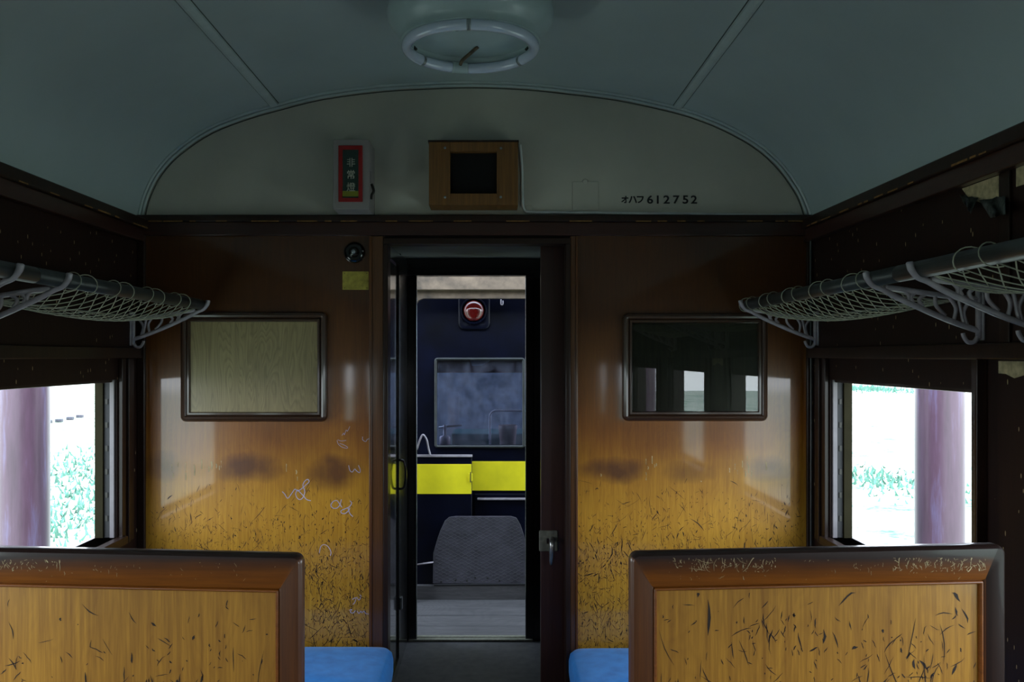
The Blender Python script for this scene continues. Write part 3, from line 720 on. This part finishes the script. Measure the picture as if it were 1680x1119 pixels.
# peeled places of the right wall
xi = XR
def onwall(pts, name, mat, d=.0012, parent=None):
    bm = bmesh.new(); vs_ = []
    for (px, py) in pts:
        xx = XR-d; Y = xx*F/(px-VX); vs_.append(bm.verts.new((xx, Y, EYE+(VY-py)*Y/F)))
    f = bm.faces.new(vs_); r = bmesh.ops.extrude_face_region(bm, geom=[f]); bmesh.ops.translate(bm, verts=[v for v in r['geom'] if isinstance(v, bmesh.types.BMVert)], vec=(d*.9, 0, 0))
    return obj(name, bm, mat, parent)
onwall([(1578, 310), (1650, 284), (1651, 345), (1640, 338), (1628, 330), (1612, 334), (1600, 330), (1588, 324)], 'peeled_patch', M_pale, parent=wr)
onwall([(1667, 277), (1740, 248), (1740, 300), (1690, 300), (1667, 307)], 'peeled_patch', M_pale, parent=wr)
onwall([(1638, 593), (1760, 594), (1760, 626), (1700, 612), (1680, 616), (1664, 621), (1650, 614), (1638, 613)], 'peeled_patch', M_pale, parent=wr)
def flap(pts, name, label, rnd):
    random.seed(rnd); bm = bmesh.new(); c = []
    rows_ = []
    n = 7
    for i in range(n):
        row = []
        for j in range(4):
            (ax, ay), (bx_, by) = pts[0], pts[1]; (dx, dy), (cx_, cy_) = pts[3], pts[2]
            s, t_ = i/(n-1), j/3
            px = (ax+(bx_-ax)*s)*(1-t_)+(dx+(cx_-dx)*s)*t_; py = (ay+(by-ay)*s)*(1-t_)+(dy+(cy_-dy)*s)*t_
            d = .004+.05*t_*(.6+.4*math.sin(s*9+rnd))+random.uniform(0, .006)
            xx = XR-d; Y = xx*F/(px-VX)
            row.append(bm.verts.new((xx, Y, EYE+(VY-py+random.uniform(-1.5, 1.5))*Y/F)))
        rows_.append(row)
    for A, C in zip(rows_, rows_[1:]):
        for k in range(3): bm.faces.new((A[k], A[k+1], C[k+1], C[k]))
    o = obj(name, bm, M_torn, wr, smooth=True); s = o.modifiers.new('s', 'SOLIDIFY'); s.thickness = .0015
    return o
flap([(1574, 319), (1604, 326), (1592, 350), (1584, 336)], 'torn_veneer_flap', '', 3)
flap([(1607, 330), (1650, 322), (1650, 352), (1626, 358)], 'torn_veneer_flap', '', 5)
random.seed(11)

# ================================================================ BENCHES
def sheartop(o, k, x0, zref):          # crowned top: rises a little towards the wall
    for v in o.data.vertices:
        wz = v.co.z+o.location.z
        if wz > zref-.2: v.co.z += k*(v.co.x+o.location.x-x0)*min(1, (wz-(zref-.2))/.08 if wz < zref-.12 else 1)
def backrest(x0, x1, ztop, side, label):
    yb = 1.707; th = .042
    t = thing('bench_seat', ((x0+x1)/2, yb+.25, 0), label, 'bench')
    k = .022*(-1 if side < 0 else 1); inner = x1 if side < 0 else x0
    st = .047; rl = .069
    # outer rounded frame in one sweep: stiles and top rail with a routed edge
    fr = obj('frame', ringframe(x0, x1, .05, ztop, .017, [(.006, yb), (.0015, yb+.005), (0, yb+.012), (0, yb+th-.012), (.006, yb+th), (.046, yb+th), (.046, yb+.010), (.044, yb+.003), (.040, yb)], 8), [M_stile, M_rail, M_dark], t, smooth=True)
    for v in fr.data.vertices:
        if v.co.z > ztop-.0465 and (v.co.z < ztop-.0395): v.co.z -= .0225
    for p in fr.data.polygons:
        if p.center.z > ztop-.07 and p.center.z > ztop-1.5*min(abs(p.center.x-x0), abs(p.center.x-x1)) and abs(p.normal.x) < .8: p.material_index = 1
    fr.modifiers.new('es', 'EDGE_SPLIT').split_angle = .7
    # inner moulding bead
    mo = obj('moulding', ringframe(x0+.044, x1-.044, .1, ztop-rl+.002, .004, [(0, yb+.002), (.003, yb-.001), (.006, yb+.002), (.008, yb+.009), (0, yb+.012)], 3), M_rail, t, smooth=True)
    pa = obj('backrest_panel', B(x0+.045, x1-.045, yb+.008, yb+th-.006, .08, ztop-rl+.005), M_back, t)
    if side > 0:
        for p in fr.data.polygons:
            if p.center.x > X(1619, yb)+.004: p.material_index = 2
    for o in (fr, mo, pa): sheartop(o, k, inner, ztop)
    scratches(pa, x0+.055, x1-.055, .45, ztop-rl-.008, yb+.008, 1000, 1.1, lambda z: .15+.85*min(1, max(0, (ztop-.07-z)/.22)), 1 if side < 0 else 2)
    scratches(fr, x0+.05, x1-.05, ztop-.05, ztop-.012, yb, 60, .3, lambda z: 1, 5, M_pale, 'pale_scratch_marks')
    for q0, q1, c_ in (((x0+.08, x0+.28, 110), (x1-.22, x1-.04, 120)) if side > 0 else ((x1-.60, x1-.46, 50), (x1-.9, x1-.7, 60))):
        scratches(fr, q0, q1, ztop-.035 if side > 0 else ztop-.03, ztop-.008, yb, c_, .42, lambda z: 1, c_, M_pale, 'pale_scratch_marks')
    # seat on the far side of this backrest
    obj('seat_cushion', cushion(x0+.02, x1-.01, yb+th+.002, yb+.42, .30, .44), M_blue, t, smooth=True)
    obj('seat_box', B((x0+.04, x1-.03, yb+th, yb+.36, .05, .29), (x0+.04, x0+.08, yb+.05, yb+.35, 0, .05), (x1-.08, x1-.04, yb+.05, yb+.35, 0, .05)), M_dark, t)
    return t
def cushion(x0, x1, y0, y1, z0, z1):
    bm = bmesh.new(); nx, ny = 14, 8; r = .035
    def pt(s, t_, h):
        return Vector((x0+(x1-x0)*s, y0+(y1-y0)*t_, h))
    # superellipse pillow: closed rounded box, crowned
    N, Mm = 56, 10
    cx, cy = (x0+x1)/2, (y0+y1)/2; hx, hy = (x1-x0)/2, (y1-y0)/2; rings = []
    prof_ = [(0.0, 1.0), (.5, .985), (.8, .95), (.93, .88), (.98, .78), (1.0, .6), (1.0, .3), (.985, .08), (.95, 0), (0.0, 0)]
    for f_, g in prof_:
        z = z0+(z1-z0)*g; ring_ = []
        fi = max(f_, .001)
        # inset in metres near the rim keeps the edges even
        ix = hx*fi if fi < .9 else hx-(1-fi)*.25; iy = hy*fi if fi < .9 else hy-(1-fi)*.25
        for (x, y) in rrect(cx-ix, cx+ix, cy-iy, cy+iy, .045*fi, 6): ring_.append(bm.verts.new((x, y, z)))
        rings.append(ring_)
    for A, C in zip(rings, rings[1:]):
        n = len(A)
        for k in range(n): bm.faces.new((A[k], A[(k+1) % n], C[(k+1) % n], C[k]))
    bm.faces.new(rings[0]); bm.faces.new(rings[-1])
    return bm
backrest(XL+.01, X(494.5, 1.707), Z(912, 1.707), -1, 'near left wooden bench seen from behind, its scratched panelled backrest')
backrest(X(1035, 1.707), X(1652, 1.707), Z(909, 1.707), 1, 'near right wooden bench seen from behind, its scratched panelled backrest')
def wallbench(x0, x1, label, zt_):
    t = thing('wall_bench', ((x0+x1)/2, 3.2, 0), label, 'bench')
    obj('seat_cushion', cushion(x0, x1, 2.98, YW-.024, zt_-.14, zt_), M_blue, t, smooth=True)
    obj('seat_box', B(x0+.03, x1-.03, 3.03, YW-.03, .001, zt_-.145), M_dark, t)
wallbench(XL+.006, X(636, 3.2), 'blue upholstered bench against the bulkhead, left of the doorway', .405)
wallbench(X(938, 3.25), XR-.006, 'blue upholstered bench against the bulkhead, right of the doorway', .40)

# ================================================================ OUTSIDE, BEYOND THE VESTIBULE
M_plank = wood('weathered_grey_planks', (.10, .095, .095), (.022, .022, .024), rough=.8, coat=0, flip=True, grain=.7, figure=.25)
M_beamc = plain('stained_cream_paint', (.125, .090, .058), .7, vary=.45, scale=9)
M_loco = plain('navy_black_gloss', (.0012, .002, .009), .4, coat=.12, coat_rough=.12, vary=.4, scale=6)
M_loco.node_tree.nodes['Principled BSDF'].inputs['Specular IOR Level'].default_value = .2
M_yellow = plain('bright_yellow_paint', (.85, .74, .012), .5, vary=.06, scale=8, coat=.1)
M_tread = plain('scuffed_grey_tread_plate', (.060, .056, .072), .55, metal=.1, vary=.3, scale=12)
dk = thing('gangway_deck', (0, 5.0, 0), 'weathered grey plank deck between the two vehicles', 'deck')
ys_ = [4.77, 4.96, 5.16, 5.34, 5.5]
for a, b in zip(ys_, ys_[1:]):
    obj('plank', B(-.75, .6, a+.002, b-.003, -.05+random.uniform(-.001, .001), random.uniform(-.003, .003)), M_plank, dk, bevel=.003)
obj('joist', B(-.7, -.6, 4.77, 5.5, -.12, -.052), M_blackm, dk); obj('joist', B(.45, .55, 4.77, 5.5, -.12, -.052), M_blackm, dk)
sb = obj('step_beam', B(-.8, .65, 5.5, 5.58, -.02, Z(961, 5.5)), M_plank, None, bevel=.006, origin=(0, 5.54, -.02))
tag(sb, 'grey weathered timber beam at the far end of plank deck', 'beam')
# raised footplate with diamond tread
tp = thing('footplate', (-.07, 5.5, Z(960, 5.5)), 'raised grey tread footplate with cut corners, standing behind the plank deck', 'footplate')
yt = 5.50
op = [(710, 958), (711, 908), (716, 890), (722, 872), (730, 855), (737, 849), (748, 847.5), (838, 847.5), (847, 850), (854, 862), (860, 880), (863, 895), (864, 958)]
out = [(X(a, yt), Z(b, yt)) for a, b in op]
obj('tread_plate', prism(out, yt, yt+.012), M_tread, tp, bevel=.003)
bm = bmesh.new()
poly = out
def inside(x, z):
    c = False; n = len(poly)
    for i in range(n):
        (x1, z1), (x2, z2) = poly[i], poly[(i+1) % n]
        if (z1 > z) != (z2 > z) and x < (x2-x1)*(z-z1)/(z2-z1)+x1: c = not c
    return c
for s_ in (1, -1):
    k = -60
    while k < 60:
        c0 = k*.022; seg_ = None
        pts = []
        for i in range(120):
            x = -.40+i*.0055; z = EYE-.85+s_*.5*(x)+c0
            if inside(x, z) and inside(x+.008, z+.006) and inside(x-.008, z-.006): pts.append((x, z))
            else:
                if len(pts) > 2: tube(bm, [(pts[0][0], yt-.0002, pts[0][1]), (pts[-1][0], yt-.0002, pts[-1][1])], .0016, 4, cap=False)
                pts = []
        k += 1
nt_ = obj('diamond_ribs', bm, plain('worn_dark_ribs', (.025, .024, .028), .6), tp); nt_['kind'] = 'stuff'
for px, py in ((747, 952), (766, 953), (780, 948), (800, 949), (820, 953), (724, 955)): obj('rivet', lathe([(.007, 0), (.006, -.003), (.0001, -.005)], (X(px, yt), yt, Z(py, yt)), 'Y', 10), M_ink, tp)
obj('hinge_bar', T([P(712, 960, yt), P(862, 959, yt)], .006, 8), M_blackm, tp)
# cream portal over the gangway
gp = thing('gangway_portal', (-.1, 5.42, 0), 'stained cream painted portal beam above the gangway', 'beam')
yg = 5.42
px0, px1, pz = X(681, yg), .34, Z(490, yg)
bm = prism([(px0-.09, .004), (px0, .004), (px0, pz-.07), (px0+.006, pz-.035), (px0+.022, pz-.012), (px0+.05, pz), (px1-.05, pz), (px1-.02, pz-.012), (px1, pz-.05), (px1, .004), (px1+.09, .004), (px1+.09, Z(430, yg)), (px0-.09, Z(430, yg))], yg, yg+.05)
obj('portal_frame', bm, M_beamc, gp)
obj('upper_beam', B(px0-.09, px1+.09, yg-.05, yg, Z(476, yg-.05), Z(425, yg-.05)), M_beamc, gp, bevel=.004)
# the black vehicle
yl = 5.62
lc = thing('locomotive', (-.08, yl, -1.1), 'dark navy rail vehicle end with yellow stripe, red lamp and cab window', 'locomotive')
wx0, wx1, wz0, wz1 = X(716, yl), X(858, yl), Z(731, yl), Z(591, yl)
LX0, LX1 = -1.35, 1.2
obj('cab_end', B((LX0, wx0, yl, yl+.04, -.9, 2.6), (wx1, LX1, yl, yl+.04, -.9, 2.6), (wx0, wx1, yl, yl+.04, -.9, wz0), (wx0, wx1, yl, yl+.04, wz1, 2.6)), M_loco, lc)
obj('window_frame', ringframe(wx0-.012, wx1+.012, wz0-.016, wz1+.014, .02, [(0, yl), (0, yl-.01), (.004, yl-.014), (.012, yl-.014), (.016, yl-.006), (.016, yl+.01), (0, yl+.01)], 6), M_bar, lc, smooth=True)
obj('cab_window', B(wx0, wx1, yl+.012, yl+.016, wz0, wz1), M_cabglass, lc)
bd = obj('window_blind', B(wx0, wx1, yl+.03, yl+.035, Z(612, yl+.03), wz1), plain('brown_blind', (.30, .10, .05), .7), lc)
M_paper = plain('white_scrap', (.7, .75, .8), .8)
bm = bmesh.new(); vs_ = [bm.verts.new((X(a, yl), yl+.028, Z(b, yl))) for a, b in ((771, 591), (805, 591), (801, 595), (790, 600), (774, 601))]; f = bm.faces.new(vs_)
o = obj('paper_scrap', bm, M_paper, lc); o.modifiers.new('s', 'SOLIDIFY').thickness = .001
# cab interior, open to daylight through its own side windows
M_cabin = plain('pale_green_cab_paint', (.14, .18, .22), .6, vary=.3)
obj('cab_floor', B(LX0, LX1, yl+.04, 7.6, -.9, .55), M_cabin, lc)
obj('cab_back', B(LX0, LX1, 7.55, 7.6, .55, 2.55), M_cabin, lc)
obj('cab_roof', B(LX0, LX1, yl+.04, 7.6, 2.55, 2.6), M_loco, lc)
obj('cab_side', B((LX0, LX0+.04, yl+.04, 7.6, .55, 1.05), (LX0, LX0+.04, yl+.04, 5.75, 1.05, 2.55), (LX0, LX0+.04, 7.2, 7.6, 1.05, 2.55), (LX0, LX0+.04, 5.75, 7.2, 2.1, 2.55)), M_cabin, lc)
obj('cab_side', B((LX1-.04, LX1, yl+.04, 7.6, .55, 1.05), (LX1-.04, LX1, yl+.04, 5.75, 1.05, 2.55), (LX1-.04, LX1, 7.2, 7.6, 1.05, 2.55), (LX1-.04, LX1, 5.75, 7.2, 2.1, 2.55)), M_cabin, lc)
yi = 5.9
obj('control_desk', B(X(740, yi), X(858, yi)+.1, yi, yi+.4, .5, Z(712, yi)), plain('teal_desk', (.05, .16, .16), .6), lc, bevel=.01)
obj('grab_rail', T(smoothpts([P(804, 735, yi-.05), P(804, 690, yi-.05), P(805, 680, yi-.05), P(811, 675, yi-.05), P(822, 674.5, yi-.05), P(870, 674.5, yi-.05)], 5), .008, 10), M_paper, lc, smooth=True)
obj('round_stool', lathe([(.05, -.2), (.052, 0), (.060, .08), (.062, .1), (.055, .104), (.0001, .104)], P(833, 724, yi-.1), 'Z', 24), plain('brown_leather', (.12, .07, .06), .6), lc, smooth=True)
obj('brake_lever', T([P(720, 702, yi-.15), P(758, 698, yi-.15)], .007, 8), M_screw, lc, smooth=True)
obj('brake_stand', lathe([(.035, -.12), (.035, -.01), (.03, 0), (.012, .005), (.012, .07), (.0001, .075)], P(730, 716, yi-.15), 'Z', 20), M_bracket, lc, smooth=True)
# stripe, door box, rails
def front(nm, a, b, c, d, dep, m, bev=.002, y=yl): return obj(nm, B(X(a, y-dep), X(b, y-dep), y-dep, y, Z(d, y-dep), Z(c, y-dep)), m, lc, bevel=bev)
front('yellow_stripe', 774.5, 1010, 757.5, 805.5, .004, M_yellow, .001)
front('side_locker', 600, 774, 749, 1000, .09, M_loco, .004)
yq = yl-.09
front('yellow_stripe', 600, 773.5, 762, 811, .003, M_yellow, .001, yq)
front('locker_lid', 600, 775, 746.5, 750.5, .012, M_bracket, .002, yq)
obj('hinge', B((X(769, yq-.01), X(775, yq-.01), yq-.012, yq-.002, Z(790, yq), Z(777, yq))), M_yellow, lc, bevel=.002)
obj('hinge_pin', T([P(772, 775, yq-.012), P(772, 792, yq-.012)], .003, 8), M_brassy, lc)
front('ledge', 783, 1000, 818, 821, .03, M_bracket, .002)
front('lower_door', 779, 1000, 811, 950, .010, M_loco, .003)
obj('hand_rail', T([P(683, 927, 5.47), P(711, 923, 5.47)], .005, 8), M_bracket, lc, smooth=True)
obj('hose', T(smoothpts([P(684, 738, yq-.02), P(689, 722, yq-.03), P(694, 714, yq-.03), P(700, 722, yq-.03), P(703, 736, yq-.02), P(706, 747, yq-.02)], 5), .006, 8), M_bracket, lc, smooth=True)
# red marker lamp
rl_ = (X(777.5, yl), yl, Z(511, yl))
lb = obj('lamp_housing', ringframe(X(752, yl-.01), X(804, yl-.01), Z(541, yl-.01), Z(484, yl-.01), .04, [(0, yl), (0, yl-.02), (.004, yl-.026), (.012, yl-.028), (.08, yl-.028), (.08, yl)], 8), M_loco, lc, smooth=True)
obj('lamp_bezel', lathe([(.085, 0), (.085, -.05), (.082, -.058), (.074, -.06), (.070, -.052), (.070, -.04), (.0001, -.04)], rl_, 'Y', 40), M_loco, lc, smooth=True).modifiers.new('es', 'EDGE_SPLIT')
M_lens = plain('red_lens', (.12, .006, .005), .12, coat=1, coat_rough=.03, vary=.3, scale=12)
obj('lamp_lens', lathe([(.068, -.045), (.062, -.062), (.05, -.074), (.034, -.083), (.018, -.088), (.0001, -.09)], rl_, 'Y', 40), M_lens, lc, smooth=True)
obj('lamp_hook', T(smoothpts([P(822, 492, yl-.01), P(822, 500, yl-.02), P(825, 500, yl-.02), P(825, 494, yl-.01)], 4), .004, 6), M_bracket, lc, smooth=True)

# ================================================================ OUTDOORS
t = NT('pale_gravel_and_grass'); co = t.coord()
g1 = t.noise(co, .8, 7, .72); g2 = t.noise(co, 7, 5, .7)
c1 = t.ramp(g2, [(.35, (.34, .40, .26)), (.6, (.62, .60, .50))])
c2 = t.ramp(g2, [(.35, (.02, .09, .06)), (.6, (.22, .36, .2))])
M_ground = t.fin(t.mix(t.ramp(g1, [(.50, 0), (.58, 1)]), c1, c2), .9)
gr = struct(obj('ground', B(-70, 70, -60, 90, -1.3, -1.1), M_ground))
bm = bmesh.new(); rg = random.Random(4)
for (cx_, cy_, rx_, ry_, n_) in ((-7.0, 14.5, 1.6, 3.2, 1500), (-9.0, 22, 2, 3, 900), (5.2, 8.6, .5, .8, 250), (29, 70, 2.5, 4, 900), (8.0, 19, 1.2, 1.5, 500)):
    for _ in range(n_):
        x = rg.gauss(cx_, rx_*.6); y = rg.gauss(cy_, ry_*.9); h = rg.uniform(.03, .12)*(1+y/40); a = rg.uniform(0, 3.14); w = .02*(1+y/30); lx_, ly_ = rg.gauss(0, .05), rg.gauss(0, .05)
        bm.faces.new([bm.verts.new((x-w*math.cos(a), y-w*math.sin(a), -1.1)), bm.verts.new((x+w*math.cos(a), y+w*math.sin(a), -1.1)), bm.verts.new((x+lx_, y+ly_, -1.1+h))])
o = obj('grass_tufts', bm, plain('green_grass', (.11, .26, .19), .8, vary=.4, scale=3)); o['kind'] = 'stuff'; tag(o, 'patches of green grass on the bright ground outside', 'grass')
M_post = NT('faded_red_brown_paint'); _co = M_post.coord()
_c = M_post.ramp(M_post.noise(M_post.mapping(_co, (9, 9, .9)), 1.6, 5, .65), [(.3, (.05, .022, .035)), (.55, (.085, .04, .065)), (.8, (.15, .13, .24))])
M_post = M_post.fin(_c, .45, .3, .2)
def pillar(x, y, r, label):
    t = thing('platform_pillar', (x, y, -1.1), label, 'pillar', 'red-brown pillars beside the coach')
    obj('shaft', lathe([(r, 0), (r, 4.2), (r*.98, 4.9)], (x, y, -1.1), 'Z', 40), M_post, t, smooth=True).modifiers.new('es', 'EDGE_SPLIT')
    obj('base_block', lathe([(r*1.5, 0), (r*1.5, .25), (r*1.3, .32), (r*1.02, .34)], (x, y, -1.1), 'Z', 32), M_beamc, t)
pillar(2.685, 5.37, .138, 'weathered red-brown pillar seen through the right window')
pillar(-2.895, 5.5, .145, 'weathered red-brown pillar seen through the left window')
for s_, x in ((1, 2.72), (-1, -2.93)):
    pillar(x, -9.1, .18, 'weathered red-brown pillar far back on the %s side, beyond the third window' % ('right' if s_ > 0 else 'left'))
for i, (px, py) in enumerate(((79, 695), (97, 693), (115, 689.5), (131, 686))):
    Y = 2.6*F/(py-VY); x = X(px, Y)
    o = obj('kerb_block', B(x-.13, x+.13, Y-.1, Y+.1, -1.1, -.97), M_tread, None, bevel=.03, origin=(x, Y, -1.1)); tag(o, ['first', 'second', 'third', 'fourth'][i]+' small dark kerb block from the pillar, outside the left window', 'kerb block', 'row of kerb blocks outside')
